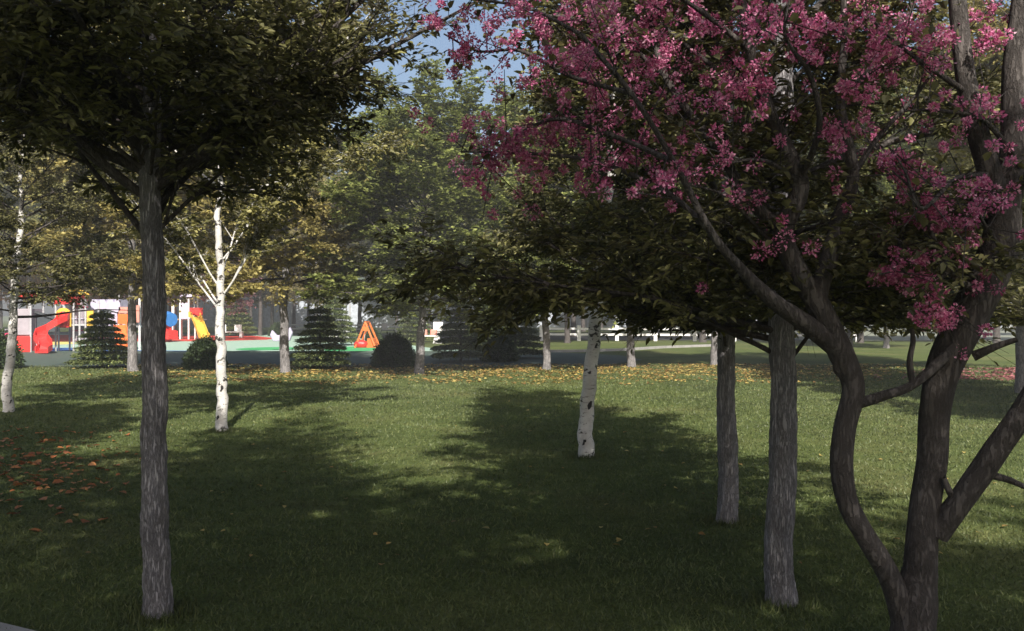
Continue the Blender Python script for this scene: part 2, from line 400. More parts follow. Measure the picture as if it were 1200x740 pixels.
# pale kerb curve of the path right of the spruces
def strip(name, pts, w, z0, z1, mat, kind='structure', label=None, cat=None):
    P = np.array(pts, float); T = nrm(np.gradient(P, axis=0)); S = np.stack([-T[:, 1], T[:, 0]], -1)*w/2
    V = []; Fs = []
    for a, s in zip(P, S):
        V += [(*(a-s), z0), (*(a+s), z0), (*(a+s), z1), (*(a-s), z1)]
    for i in range(len(P)-1):
        b = i*4; c = b+4
        Fs += [(b+3, b+2, c+2, c+3), (b, c, c+3, b+3), (b+1, b+2, c+2, c+1)]
    Fs += [(0, 1, 2, 3), tuple(len(V)-k for k in (1, 2, 3, 4))]
    me = bpy.data.meshes.new(name); me.from_pydata(V, [], Fs); me.update(); me.materials.append(mat)
    return tag(nobj(name, me), label, cat, kind=kind)
strip('path_kerb', [(1.2, 41.0), (3.3, 41.5), (5.4, 43), (8, 46.5), (11, 49)], .18, -.02, .11, kerb_m)
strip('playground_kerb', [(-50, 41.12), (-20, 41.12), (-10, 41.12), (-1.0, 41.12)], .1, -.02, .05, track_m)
# corner of a footpath in the near left of the photo
a0 = np.array([-2.86, 4.80]); a1 = np.array([-2.73, 4.735]); dd = (a1-a0)/np.linalg.norm(a1-a0); nn = np.array([-dd[1], dd[0]])
if nn[1] > 0: nn = -nn
pa = a0-dd*12; pb = a0+dd*7
strip('footpath_kerb', [pa, a0-dd*4, a0, a1, pb], .10, -.03, .035, kerb_m)
sheet('footpath', [pa+nn*.05, pb+nn*.05, pb+nn*1.8, pa+nn*1.8], .012, flat_mat('pale_paving', (.36, .35, .33), .9, var=.2))

# ------------------------------------------------------------------ trees of the foreground
def put(o, x, y, rz=0, s=1.0, sz=None, z=0):
    o.location = (x, y, z); o.rotation_euler = (0, 0, rz); o.scale = (s, s, s if sz is None else sz); return o
gA = G(186, 724)
tA = make_tree('broadleaf_tree', 3, 5.6, .076, 2.45, 2.1, 28, grey_bark, leaf_dark, zmin=2.2, xmax=1.12, sparse=[(2.45, 3, 37, 2.3, -.15), (2.4, 14, 29, 2.5, .12)], shy=(-5, 65, .36), elev=(28, 70), n2=10, n3=10, nl=12, L2=.8, L3=.3, ll=.056, lw=.021,
    extra=[(2.6, -90, 35, 1.2, -.2), (2.75, -125, 28, 1.3, -.2), (2.9, -65, 30, 1.0, -.2), (2.5, -105, 50, .9, -.3), (2.45, -60, 45, .8, -.3), (3.0, -95, 15, 1.1, 0), (2.5, 225, 35, 1.0, 0), (3.2, -110, 30, 1.3, 0), (2.10, 150, 42, 1.9, .1), (2.15, 30, 44, 1.1, .1), (2.35, 172, 34, 2.5, -.1), (2.45, 4, 33, 1.5, .35),
           (2.3, 60, 40, 1.8, .1), (2.4, 110, 38, 2.2, 0), (2.6, 195, 46, 2.4, -.2),
           (2.35, 200, 42, 2.4, -.3), (2.75, 140, 35, 2.6, -.1), (2.8, 25, 36, 1.6, .1), (2.2, 88, 38, 2.3, .1), (2.5, 165, 24, 2.7, -.1), (2.6, 15, 26, 1.3, 0), (2.5, 185, 28, 2.8, -.15)],
    lean=(-.10, 0), k=64, n=240, lump=.13, wob=.0022, flare=1.3, power=.55, limbm=dark_bark, tmin=.08,
    label='grey-barked leafy tree in the left foreground, nearest the camera on the left')
put(tA, gA[0], gA[1])
gB = G(917, 703)
tB = make_tree('broadleaf_tree', 8, 6.0, .086, 1.62, 2.05, 36, grey_bark, leaf_dark, zmin=1.6, shy=(-80, 80, .38), elev=(6, 62), n2=12, n3=10, nl=13, L2=.8, L3=.32, ll=.056, lw=.021,
    extra=[(1.45, 178, 25, 1.4, .2), (1.4, 20, 35, 1.0, .2), (1.55, 150, 12, 2.0, 0), (1.6, 200, 10, 2.0, 0), (1.6, 95, 10, 2.2, 0), (1.7, 0, 20, .8, 0), (1.75, 240, 15, .8, 0), (1.8, 300, 10, .9, 0), (1.65, 130, 5, .9, 0), (1.9, 60, 0, 1.0, 0)], up=.1,
    k=64, n=240, lump=.13, wob=.0022, flare=1.3, power=.5, limbm=dark_bark, tmin=.15, label='thick grey trunk with dark crown just left of the pink blossom tree')
put(tB, gB[0], gB[1])
gC = G(851, 606)
tC = copy_tree(tB); tag(tC, 'slightly slimmer grey trunk standing just behind and left of the thick one')
put(tC, gC[0], gC[1], R(230), .98, 1.0)

def scars(root, seed, H, r0, wood_pts, rad):
    rng = np.random.default_rng(seed)
    for z, a, w, h in [(.18, -1.9, .05, .05), (.62, -1.2, .065, .085), (1.02, -1.75, .035, .03), (1.35, -1.35, .03, .05), (.95, .8, .06, .07), (.5, 2.4, .06, .06), (1.9, -1.6, .05, .04), (2.5, -1.2, .05, .05), (1.6, 1.9, .05, .05)]:
        c = at_height(wood_pts, z); r = np.interp(z, wood_pts[:, 2], rad); V = []; n = 14
        jag = 1+.25*rng.normal(size=n)
        for k in range(n):
            t = k*2*math.pi/n; da = math.cos(t)*w/r*.5*jag[k]; dz = math.sin(t)*h*.55*jag[k]+math.cos(t)*h*.35
            rr = r*1.03+.002; V.append((c[0]+math.cos(a+da)*rr, c[1]+math.sin(a+da)*rr, z+dz))
        b = len(V); rr = r*1.05+.006; V.append((c[0]+math.cos(a)*rr, c[1]+math.sin(a)*rr, z))
        for k in range(n):
            t = k*2*math.pi/n; V.append((c[0]+math.cos(a)*r*.8, c[1]+math.sin(a)*r*.8, z)) if k == 0 else None
        me = bpy.data.meshes.new('bark_scar'); me.from_pydata(V, [], [(k, (k+1) % n, b) for k in range(n)]+[((k+1) % n, k, b+1) for k in range(n)]); me.update()
        me.materials.append(scar_m); nobj('bark_scar', me, root)
def prof_birch(u): return 1.0-.55*u
gD = G(684, 535)
tD = make_tree('birch_tree', 12, 6.4, .095, 1.75, 2.1, 40, birch_bark, leaf_dark, elev=(0, 65), limbm=dark_bark, n2=11, n3=10, nl=12, L2=.8, L3=.32, ll=.066, lw=.03,
    lean=(.45, .1), k=24, n=80, wob=.012, scar=True, zmin=2.0, shy=(175, 62, .5), label='white-barked birch standing in the middle of the lawn', prof=prof_birch)
put(tD, gD[0], gD[1])
gE = G(260, 503)
tE = make_tree('birch_tree', 15, 7.0, .088, 3.4, 2.4, 24, birch_bark, leaf_birch, elev=(15, 70), limbr=.004, n2=9, n3=10, nl=12, L2=.8, L3=.35, ll=.07, lw=.04,
    extra=[(1.75, 170, 52, 2.6, .1), (1.9, 10, 58, 2.4, .2), (2.1, 200, 62, 2.2, .1), (1.85, 150, 40, 2.3, .2), (1.95, -15, 50, 2.6, .1), (2.3, 90, 55, 2.2, .1), (2.5, 30, 55, 2.2, .1)],
    lean=(-.25, 0), power=1.15, k=24, n=80, wob=.012, scar=True, label='white birch with bare white forked limbs, right of the left foreground tree')
put(tE, gE[0], gE[1])
gF = G(8, 482)
tF = copy_tree(tD); tag(tF, 'white birch at the left edge of the photo'); put(tF, gF[0], gF[1], 1.3, .95)

# ------------------------------------------------------------------ the blossom tree
def blossom_tree():
    rng = np.random.default_rng(5)
    root = thing('blossom_tree', 'pink blossoming tree with dark twisting forked stems in the right foreground', 'tree')
    base = Q(1068, 768, 4.45); base[2] = 0; root.location = base
    W = Wood()
    def tube(pts, k=16):
        P = np.array([Q(p[0], p[1], p[2]) for p in pts])-base; r = np.array([p[3]/F*p[2] for p in pts])
        n = (len(pts)-1)*8+1; t = np.linspace(0, len(pts)-1, n); i = np.minimum(t.astype(int), len(pts)-2); f = t-i
        # Catmull-Rom
        Pe = np.vstack([2*P[0]-P[1], P, 2*P[-1]-P[-2]]); p0, p1, p2, p3 = Pe[i], Pe[i+1], Pe[i+2], Pe[i+3]; f_ = f[:, None]
        S = .5*((2*p1)+(-p0+p2)*f_+(2*p0-5*p1+4*p2-p3)*f_**2+(-p0+3*p1-3*p2+p3)*f_**3)
        rr = r[i]*(1-f)+r[i+1]*f
        W.tube(S, rr, k, .06, rng); return S
    tube([(1066, 800, 4.45, 28), (1068, 760, 4.45, 26), (1072, 715, 4.45, 24), (1078, 670, 4.47, 20)], 24)
    tube([(1062, 730, 4.45, 15), (1042, 676, 4.42, 13), (1014, 628, 4.4, 12), (994, 590, 4.4, 12), (986, 545, 4.4, 13), (990, 500, 4.4, 13), (1000, 455, 4.4, 13), (986, 415, 4.4, 15), (955, 350, 4.4, 14)])
    S = []
    S.append(tube([(955, 352, 4.4, 13), (930, 309, 4.4, 12), (918, 270, 4.4, 12), (937, 215, 4.4, 11), (905, 140, 4.4, 8), (880, 60, 4.4, 6), (860, -60, 4.4, 4)]))
    S.append(tube([(955, 356, 4.4, 11), (975, 290, 4.45, 10), (984, 255, 4.5, 9), (1000, 205, 4.5, 7), (985, 120, 4.5, 5), (990, 30, 4.5, 4), (980, -80, 4.5, 3)]))
    S.append(tube([(985, 412, 4.4, 12), (945, 380, 4.35, 11), (903, 350, 4.3, 9), (865, 312, 4.25, 6), (832, 270, 4.2, 4.5), (790, 190, 4.15, 3.5), (740, 110, 4.1, 3), (680, 40, 4.1, 3)]))
    S.append(tube([(918, 270, 4.4, 9), (880, 235, 4.5, 7), (840, 175, 4.7, 5), (780, 90, 4.9, 4), (760, 10, 5, 3)]))
    S.append(tube([(1078, 690, 4.46, 20), (1082, 610, 4.47, 17), (1092, 540, 4.5, 17), (1096, 480, 4.5, 17), (1108, 425, 4.5, 20), (1138, 365, 4.5, 22), (1168, 300, 4.5, 22), (1178, 245, 4.5, 18)], 20))
    S.append(tube([(1176, 260, 4.5, 16), (1160, 205, 4.45, 13), (1135, 110, 4.4, 11), (1122, 0, 4.4, 10), (1118, -120, 4.4, 6)]))
    S.append(tube([(1176, 260, 4.5, 16), (1188, 180, 4.55, 15), (1188, 90, 4.6, 13), (1196, 0, 4.6, 10), (1210, -120, 4.6, 6)]))
    S.append(tube([(1096, 625, 4.46, 15), (1128, 585, 4.4, 14), (1165, 530, 4.35, 14), (1203, 475, 4.3, 13), (1250, 380, 4.3, 10), (1290, 250, 4.3, 7), (1300, 100, 4.3, 5)]))
    tube([(1122, 590, 4.42, 5), (1112, 575, 4.4, 4), (1106, 560, 4.4, 3)])
    tube([(1152, 555, 4.38, 5), (1180, 562, 4.36, 4), (1204, 572, 4.3, 3)])
    tube([(996, 476, 4.4, 7), (1035, 464, 4.35, 6), (1068, 452, 4.35, 5), (1100, 425, 4.4, 6), (1122, 400, 4.45, 6)])
    tube([(1070, 452, 4.35, 4), (1066, 425, 4.35, 3.5), (1070, 400, 4.35, 3), (1068, 385, 4.35, 2.5)])
    tube([(1140, 418, 4.5, 6), (1168, 406, 4.45, 4), (1192, 398, 4.4, 3)])
    tube([(988, 440, 4.4, 6), (980, 432, 4.38, 4), (980, 415, 4.36, 2.5)])
    # long arching branches carrying blossom to the left and across
    B = []
    def br(pts): B.append(tube(pts, 6))
    br([(832, 270, 4.2, 4), (780, 225, 4.3, 3), (700, 190, 4.5, 2.5), (620, 180, 4.7, 2), (540, 178, 4.8, 1.2)])
    br([(790, 190, 4.15, 3.5), (720, 160, 4.4, 3), (650, 140, 4.6, 2.5), (590, 170, 4.8, 1.5), (555, 205, 4.8, 1)])
    br([(740, 110, 4.1, 3), (670, 90, 4.4, 2.5), (610, 60, 4.7, 2), (560, 60, 4.9, 1.5), (520, 40, 4.9, 1)])
    br([(680, 40, 4.1, 2.5), (620, 10, 4.3, 2), (560, 0, 4.6, 1.5), (490, -10, 4.7, 1)])
    br([(780, 90, 4.9, 3), (720, 40, 5.1, 2.5), (660, 20, 5.3, 2), (590, 20, 5.4, 1)])
    br([(905, 140, 4.4, 4), (850, 90, 4.6, 3), (800, 50, 4.8, 2.5), (740, 0, 5.0, 1.5)])
    br([(880, 60, 4.4, 4), (830, 20, 4.3, 3), (780, -10, 4.2, 2), (700, -30, 4.2, 1)])
    br([(937, 215, 4.4, 4), (960, 150, 4.2, 3.5), (950, 90, 4.1, 3), (920, 40, 4, 2), (930, -20, 4, 1)])
    br([(985, 120, 4.5, 4), (1030, 70, 4.5, 3), (1060, 30, 4.5, 2), (1080, -20, 4.5, 1)])
    br([(1000, 205, 4.5, 4), (1030, 160, 4.6, 3), (1075, 110, 4.7, 2), (1110, 60, 4.7, 1)])
    br([(1160, 205, 4.45, 4), (1120, 210, 4.2, 3), (1080, 245, 4.1, 2.5), (1060, 200, 4.1, 1.5), (1040, 170, 4.1, 1)])
    br([(1150, 345, 4.45, 5), (1112, 318, 4.3, 4), (1090, 270, 4.25, 3), (1070, 225, 4.2, 2), (1045, 200, 4.2, 1)])
    br([(1130, 380, 4.45, 3), (1100, 365, 4.3, 2.5), (1080, 340, 4.25, 2), (1060, 318, 4.2, 1.5), (1030, 322, 4.2, 1)])
    br([(1172, 290, 4.4, 3), (1155, 265, 4.2, 2), (1140, 240, 4.15, 1.5), (1130, 270, 4.1, 1)])
    br([(1110, 320, 4.3, 2.5), (1092, 335, 4.25, 2), (1090, 360, 4.25, 1.5), (1105, 385, 4.25, 1)])
    br([(937, 215, 4.4, 3), (900, 190, 4.2, 2.5), (860, 190, 4.2, 2), (820, 200, 4.2, 1)])
    br([(930, 309, 4.4, 3), (890, 270, 4.4, 2.5), (850, 230, 4.3, 2), (800, 215, 4.3, 1)])
    br([(1135, 110, 4.4, 4), (1090, 80, 4.3, 3), (1050, 50, 4.3, 2), (1010, 10, 4.3, 1)])
    br([(1188, 180, 4.5, 4), (1150, 140, 4.3, 3), (1100, 130, 4.2, 2), (1060, 130, 4.2, 1)])
    # blossom clusters: tight pompons of petals strung along thin twigs
    CP = []; CS = []
    def clusters(P, per_m, side=.16, up=.06):
        L = np.linalg.norm(np.diff(P, axis=0), axis=1).sum(); m = max(2, int(per_m*L))
        t = .12+.88*rng.random(m); p, tg = along(P, t)
        off = rng.normal(size=(m, 3))*side; off[:, 2] += up
        e = p+off; W.segs(p, e, .004, .002, 3)
        for a, b in zip(p, e):
            for q in range(rng.integers(1, 4)):
                CP.append(a+(b-a)*(1-.33*q)+rng.normal(size=3)*.02); CS.append(.018+.034*rng.random()**1.5)
    for P in B: clusters(P, 20)
    for P in S[:4]: clusters(P[len(P)//2:], 10, .22)
    for P in S[5:7]: clusters(P[len(P)//2:], 8, .22)
    CP = [c for c in CP]; kk = [i for i, c in enumerate(CP) if not ((c+base)[0] > 1.15 and (c+base)[2] < 2.95 and rng.random() < .62)]; CP = [CP[i] for i in kk]; CS = [CS[i] for i in kk]
    # named sprays the photo shows clearly
    for (px, py, s, n) in [(1062, 212, 16, 12), (1085, 240, 18, 12), (1105, 262, 16, 9), (1058, 322, 18, 16), (1030, 322, 9, 5), (1080, 305, 12, 7), (1088, 350, 14, 9),
                           (1078, 375, 10, 6), (1104, 382, 12, 7), (1148, 235, 12, 8), (1135, 272, 14, 9), (1128, 298, 10, 5), (1052, 200, 12, 7),
                           (650, 145, 18, 10), (590, 170, 22, 12), (560, 210, 10, 5), (620, 190, 20, 10), (540, 60, 12, 5), (505, 25, 8, 4), (690, 75, 22, 12), (760, 70, 25, 12),
                           (935, 30, 20, 12), (885, 100, 22, 12), (1000, 110, 20, 12), (980, 160, 18, 10), (1050, 60, 22, 12), (1085, 20, 18, 8), (1160, 50, 10, 7), (1150, 120, 8, 5)]:
        c = Q(px, py, 4.25 if px > 800 else 4.7)-base
        for _ in range(n if px < 950 else int(n*.75)):
            CP.append(c+rng.normal(size=3)*s/F*4.3*.62); CS.append(.020+.02*rng.random())
    CP = np.array(CP); CS = np.array(CS)
    m = 60; d = nrm(rng.normal(size=(len(CP), m, 3)))
    P = (CP[:, None]+d*CS[:, None, None]*(.3+.7*rng.random((len(CP), m, 1)))).reshape(-1, 3); D = d.reshape(-1, 3)
    Nn = nrm(rng.normal(size=P.shape)); s = .7+.6*rng.random(len(P))
    W.build('trunk', dark_bark, root)
    leaves_obj('blossom', P, D, Nn, .0155*s, .0115*s, blossom, root, six=False)
    # a few young green leaves between the flowers
    idx = rng.integers(0, len(CP), 500); P = CP[idx]+rng.normal(size=(500, 3))*.06
    leaves_obj('leaves', P, nrm(rng.normal(size=P.shape)), nrm(np.array([0, 0, 1.])+rng.normal(size=P.shape)*.5), .05, .04, leaf_dark, root)
blossom_tree()

# ------------------------------------------------------------------ trees of the middle distance
def prof_mid(u): return 1.0 if u < .45 else 1.0-.75*(u-.45)
mg = make_tree('broadleaf_tree', 21, 8.6, .15, 2.6, 3.1, 50, far_bark, leaf_gold, elev=(0, 68), limbm=dark_bark, up=.1, n2=9, n3=9, nl=10, L2=1.1, L3=.45, ll=.13, lw=.085, six=False,
               prof=prof_mid, tmin=.1, label='golden-olive leafed tree in front of the playground, left of the tiered spruce', r2=.014)
g = G(335, 436); put(mg, g[0], g[1])
mm = make_tree('broadleaf_tree', 22, 8.6, .15, 2.3, 3.0, 50, far_bark, leaf_mid, elev=(0, 68), limbm=dark_bark, up=.1, n2=9, n3=9, nl=10, L2=1.1, L3=.45, ll=.13, lw=.085, six=False,
               prof=prof_mid, tmin=.1, label='bright green tree at the far lawn edge, beside the round bush and orange swing', r2=.014)
g = G(492, 438); put(mm, g[0], g[1], 0, .95, .74)
def more(src, px, py, rz, s, label, group=None, sz=None):
    o = copy_tree(src); g = G(px, py); put(o, g[0], g[1], rz, s, sz); tag(o, label)
    if group: o['group'] = group
    return o
more(mg, 157, 435, 1.1, 1.0, 'golden-leafed tree whose trunk stands right of the left tiered spruce')
more(mm, 640, 433, 2.0, .85, 'grey-trunked tree at the far lawn edge right of the spruces', sz=.78)
more(mm, 740, 430, 3.9, .95, 'grey-trunked tree on the leaf-strewn far lawn, right of the middle birch')
more(mm, 838, 428, 5.0, .9, 'far grey trunk half hidden behind the slimmer foreground trunk')
for px, py, rz, s, lab in [(14, 397, .3, 1.15, 'golden tree behind the grey climbing tower'), (84, 395.5, 1.4, 1.2, 'golden tree behind the tower with the red wavy slide'),
                           (168, 396, 2.5, 1.15, 'golden tree behind the orange panels of the playground'), (205, 394.5, 5.5, 1.2, 'golden tree behind the tower with the yellow slide'),
                           (318, 393, 4.0, 1.2, 'golden tree behind the right end of the red play surface'), (372, 395, .9, 1.1, 'golden tree beyond the lamp post')]:
    more(mg, px, py, rz, s, lab)
more(mm, 1124, 433, 2.9, .85, 'tree whose trunk hides behind the right stem of the blossom tree')
more(mm, 996, 434, 4.4, .8, 'tree whose trunk hides behind the left stem of the blossom tree')
more(mm, 1038, 408, 1.7, 1.0, 'far grey trunk framed between the stems of the blossom tree')
more(mg, 1198, 460, .6, .8, 'tree whose trunk stands at the very right edge of the photo')
# trees beside and behind the viewer, whose shade falls across the near lawn
for (x, y, rz, s, src, lab) in [(4.8, -3.6, .4, 1.1, tE, 'tall birch behind the viewer shading the blossom tree'),
                                (.6, -2.4, 2.1, 1.05, tE, 'birch straight behind the viewer shading the lawn'),
                                (1.6, -5.0, 1.1, 1.2, tE, 'farther birch behind the viewer, standing between two others'),
                                (-3.5, -3.0, 4.0, 1.05, tE, 'birch behind the viewer to the left'),
                                (-1.3, -1.3, 5.4, .95, tE, 'small birch just behind the viewer, a step to the left'),
                                (-6.6, 4.4, 3.3, .85, mm, 'tree beside the viewer on the left shading the orange leaves'),
                                (10.6, 13.4, 2.6, .85, mm, 'tree outside the right edge shading the middle lawn')]:
    o = copy_tree(src); put(o, x, y, rz, s); tag(o, lab)

# ------------------------------------------------------------------ tiered spruces and round shrubs
def make_spruce(seed, H, Rb, tiers, label):
    rng = np.random.default_rng(seed); root = thing('spruce_tree', label, 'spruce')
    W = Wood(); W.tube([(0, 0, -.03), (0, 0, H*.5), (0, 0, H*.97)], [.05, .035, .008], 8)
    P = []; D = []; th = (H-.12)/tiers
    for i in range(tiers):
        u = i/(tiers-1); z = .10+u*(H-.12-th); r = Rb*(1-u*.66)*(.93+.14*rng.random()); nb = int(9+12*(1-u))
        for b in range(nb):
            a = b*2*math.pi/nb+rng.random()*.3; W.segs([(0, 0, z+th*.5)], [(math.cos(a)*r*.9, math.sin(a)*r*.9, z+th*.25)], .008, .003)
        m = int(3600*(r/Rb)**1.4); a = rng.random(m)*6.283; t = rng.random(m)**.45
        edge = r*(1+.09*np.sin(a*nb)+.05*np.sin(a*nb*2.3+seed))
        rr = t*edge; top = z+th*(.38+.64*np.sqrt(np.clip(1-t**2.2, 0, 1)))      # each tier is a drooping cushion
        zz = z+(top-z)*rng.random(m)**.4+.010*rng.normal(size=m)
        P.append(np.stack([np.cos(a)*rr, np.sin(a)*rr, zz], -1))
        D.append(np.stack([np.cos(a)+rng.normal(size=m)*.45, np.sin(a)+rng.normal(size=m)*.45, rng.normal(size=m)*.3-.05], -1))
    m = 160; P.append(np.stack([rng.normal(size=m)*.05, rng.normal(size=m)*.05, H-.10+rng.normal(size=m)*.07], -1)); D.append(rng.normal(size=(m, 3))+np.array([0, 0, .6]))
    P = np.concatenate(P); D = np.concatenate(D)
    W.build('trunk', dark_bark, root)
    s = .6+.8*rng.random(len(P)); leaves_obj('crown', P, D, nrm(np.array([0, 0, 1.])+rng.normal(size=P.shape)*.5), .09*s, .034*s, needle, root, six=False)
    return root
sp = make_spruce(31, 1.8, .92, 8, 'tiered dark spruce on the left beside the red spiral slide')
g = G(120, 431); put(sp, g[0], g[1])
sp2 = make_spruce(32, 2.1, 1.0, 8, 'tiered spruce between the two grey trunks, left of the orange swing'); g = G(375, 432); put(sp2, g[0], g[1], 0, .93)
for (px, py, s, rz, lab, src) in [(540, 424, 1.06, 1, 'large dark spruce, left one of the pair right of the green tree', sp2),
                             (604, 420, 1.12, 2, 'large dark spruce, right one of the pair beside the slim pale pole', sp2),
                             (570, 412, 1.25, 3, 'spruce set back between the two large dark spruces', sp),
                             (485, 401, 1.3, 4, 'small spruce behind the round bush and the green tree', sp),
                             (392, 405, 1.3, 5, 'spruce half hidden behind the spruce left of the swing', sp2),
                             (277, 394, 1.5, .5, 'distant spruce behind the white play benches', sp2)]:
    o = copy_tree(src); tag(o, lab); g = G(px, py); put(o, g[0], g[1], rz, s)

def make_shrub(seed, rx, rz_, label):
    rng = np.random.default_rng(seed); root = thing('round_shrub', label, 'shrub')
    m = 9500; d = nrm(rng.normal(size=(m, 3))); d[:, 2] = np.abs(d[:, 2])
    rr = (.62+.38*rng.random((m, 1))**.5)*(1+.05*np.sin(d[:, :1]*9)*np.sin(d[:, 1:2]*8+2)+.06*rng.random((m, 1))**4*3)
    P = d*rr*np.array([rx, rx, rz_])+np.array([0, 0, .02])
    W = Wood(); k = 40; e = nrm(rng.normal(size=(k, 3))); e[:, 2] = np.abs(e[:, 2])+.2
    W.segs(np.zeros((k, 3)), e*np.array([rx, rx, rz_])*.75, .012, .004); W.build('stems', dark_bark, root)
    s = .6+.8*rng.random(m); leaves_obj('foliage', P, d+rng.normal(size=d.shape)*.6, nrm(d+rng.normal(size=d.shape)*.8), .07*s, .04*s, shrub_leaf, root, six=False)
    return root
sh = make_shrub(41, .62, .90, 'round dark bush behind the forked white birch, left of centre'); g = G(241, 432); put(sh, g[0], g[1])
for (px, py, s, lab) in [(462, 430, 1.08, 'round dark bush just right of the orange swing'), (586, 424, 1.0, 'round dark bush in front of the pair of large spruces'), (-6, 432, 1.2, 'round dark bush at the left edge of the photo'),
                         (437, 402, .9, 'small round bush behind the orange swing'), (325, 394, 1.1, 'distant round bush behind the right end of the red play surface')]:
    o = copy_tree(sh); tag(o, lab); g = G(px, py); put(o, g[0], g[1], 1, s)

# ------------------------------------------------------------------ far trees
bt = make_tree('broadleaf_tree', 51, 10.8, .2, 4.7, 4.2, 40, dark_bark, leaf_far, elev=(5, 68), n2=6, n3=8, nl=8, L2=1.7, L3=.8, ll=.32, lw=.2, six=False,
               label='background tree in the rows beyond the playground', group='background trees beyond the playground', r2=.02, k=8)
rngf = np.random.default_rng(77)
spots = []
for row, (d, step) in enumerate([(58, 6.2), (74, 6.8), (92, 7.5), (112, 8.5)]):
    x = -d*.66
    while x < d*.68:
        xx = x+rngf.normal()*.9; yy = d+rngf.normal()*2.2; px = 600+xx/yy*F
        open_ = (60 < px < 440 and yy < 66)      # the playground stays clear
        if not open_ and not (960 < px < 1200 and yy < 100 and row != 0 and rngf.random() < .5): spots.append((xx, yy))
        x += step
for i, (x, y) in enumerate(spots):
    o = bt if i == 0 else copy_tree(bt); s = .85+.35*rngf.random(); put(o, x, y, rngf.random()*6.28, s, s*(.95+.2*rngf.random()))
mv = make_tree('broadleaf_tree', 52, 5.2, .12, 1.9, 2.4, 18, dark_bark, leaf_mauve, elev=(5, 65), n2=6, n3=7, nl=7, L2=.9, L3=.4, ll=.16, lw=.10, six=False,
               label='small mauve-leafed tree behind the yellow slide', r2=.014)
g = G(262, 399); put(mv, g[0], g[1], 0, 1.0)

# ------------------------------------------------------------------ box / outline mesh kit
class MB:
    def __init__(s): s.V = []; s.F = []
    def box(s, x0, x1, y0, y1, z0, z1):
        b = len(s.V); s.V += [(x, y, z) for z in (z0, z1) for x, y in ((x0, y0), (x1, y0), (x1, y1), (x0, y1))]
        s.F += [tuple(b+i for i in f) for f in ((3, 2, 1, 0), (4, 5, 6, 7), (0, 1, 5, 4), (1, 2, 6, 5), (2, 3, 7, 6), (3, 0, 4, 7))]; return s
    def prism(s, pts, y0, y1):           # outline in x,z extruded along y
        b = len(s.V); n = len(pts); s.V += [(p[0], y0, p[1]) for p in pts]+[(p[0], y1, p[1]) for p in pts]
        s.F += [tuple(range(b, b+n)), tuple(range(b+2*n-1, b+n-1, -1))]+[(b+i, b+n+i, b+n+(i+1) % n, b+(i+1) % n) for i in range(n)]; return s
    def tube(s, pts, r, k=10):
        pts = [Vector(p) for p in pts]; b = len(s.V); rr = r if hasattr(r, '__len__') else [r]*len(pts)
        u = None
        for i, p in enumerate(pts):
            t = (pts[min(i+1, len(pts)-1)]-pts[max(i-1, 0)]).normalized()
            if u is None: u = t.orthogonal().normalized()
            u = (u-t*u.dot(t)).normalized(); w = t.cross(u)
            s.V += [tuple(p+(u*math.cos(a)+w*math.sin(a))*rr[i]) for a in [j*2*math.pi/k for j in range(k)]]
        for i in range(len(pts)-1):
            for j in range(k): s.F.append((b+i*k+j, b+i*k+(j+1) % k, b+(i+1)*k+(j+1) % k, b+(i+1)*k+j))
        s.F.append(tuple(b+k-1-j for j in range(k))); e = b+(len(pts)-1)*k; s.F.append(tuple(e+j for j in range(k))); return s
    def chute(s, pts, w, wall, t=.04):   # a slide: u-shaped channel swept along pts (x,y,z), width along the horizontal normal
        P = [Vector(p) for p in pts]; b = len(s.V); n = len(P)
        prof = [(-w/2, wall), (-w/2, 0), (w/2, 0), (w/2, wall), (w/2+t, wall), (w/2+t, -t), (-w/2-t, -t), (-w/2-t, wall)]
        for i, p in enumerate(P):
            tg = (P[min(i+1, n-1)]-P[max(i-1, 0)]); tg.z = 0; tg.normalize(); sd = Vector((-tg.y, tg.x, 0))
            s.V += [tuple(p+sd*a+Vector((0, 0, c))) for a, c in prof]
        for i in range(n-1):
            for j in range(8): s.F.append((b+i*8+j, b+i*8+(j+1) % 8, b+(i+1)*8+(j+1) % 8, b+(i+1)*8+j))
        s.F.append(tuple(b+j for j in range(7, -1, -1))); e = b+(n-1)*8; s.F.append(tuple(e+j for j in range(8))); return s
    def build(s, name, mat, parent=None, bevel=0, smooth=False):
        me = bpy.data.meshes.new(name); me.from_pydata(s.V, [], s.F); me.update(); me.materials.append(mat)
        o = nobj(name, me, parent)
        if bevel: m = o.modifiers.new('bevel', 'BEVEL'); m.width = bevel; m.segments = 2
        if smooth: 
            for p in me.polygons: p.use_smooth = True
        return o
class At:
    """local drawing frame of a thing standing on the ground at (px, py): X/Z give metres from photo positions at its distance"""
    def __init__(s, px, py): s.o = G(px, py); s.d = s.o[1]
    def x(s, px): return (px-600)/F*s.d-s.o[0]
    def z(s, py): return max(0, CAM_H-(py-370)/F*s.d)
    def loc(s): return tuple(s.o)

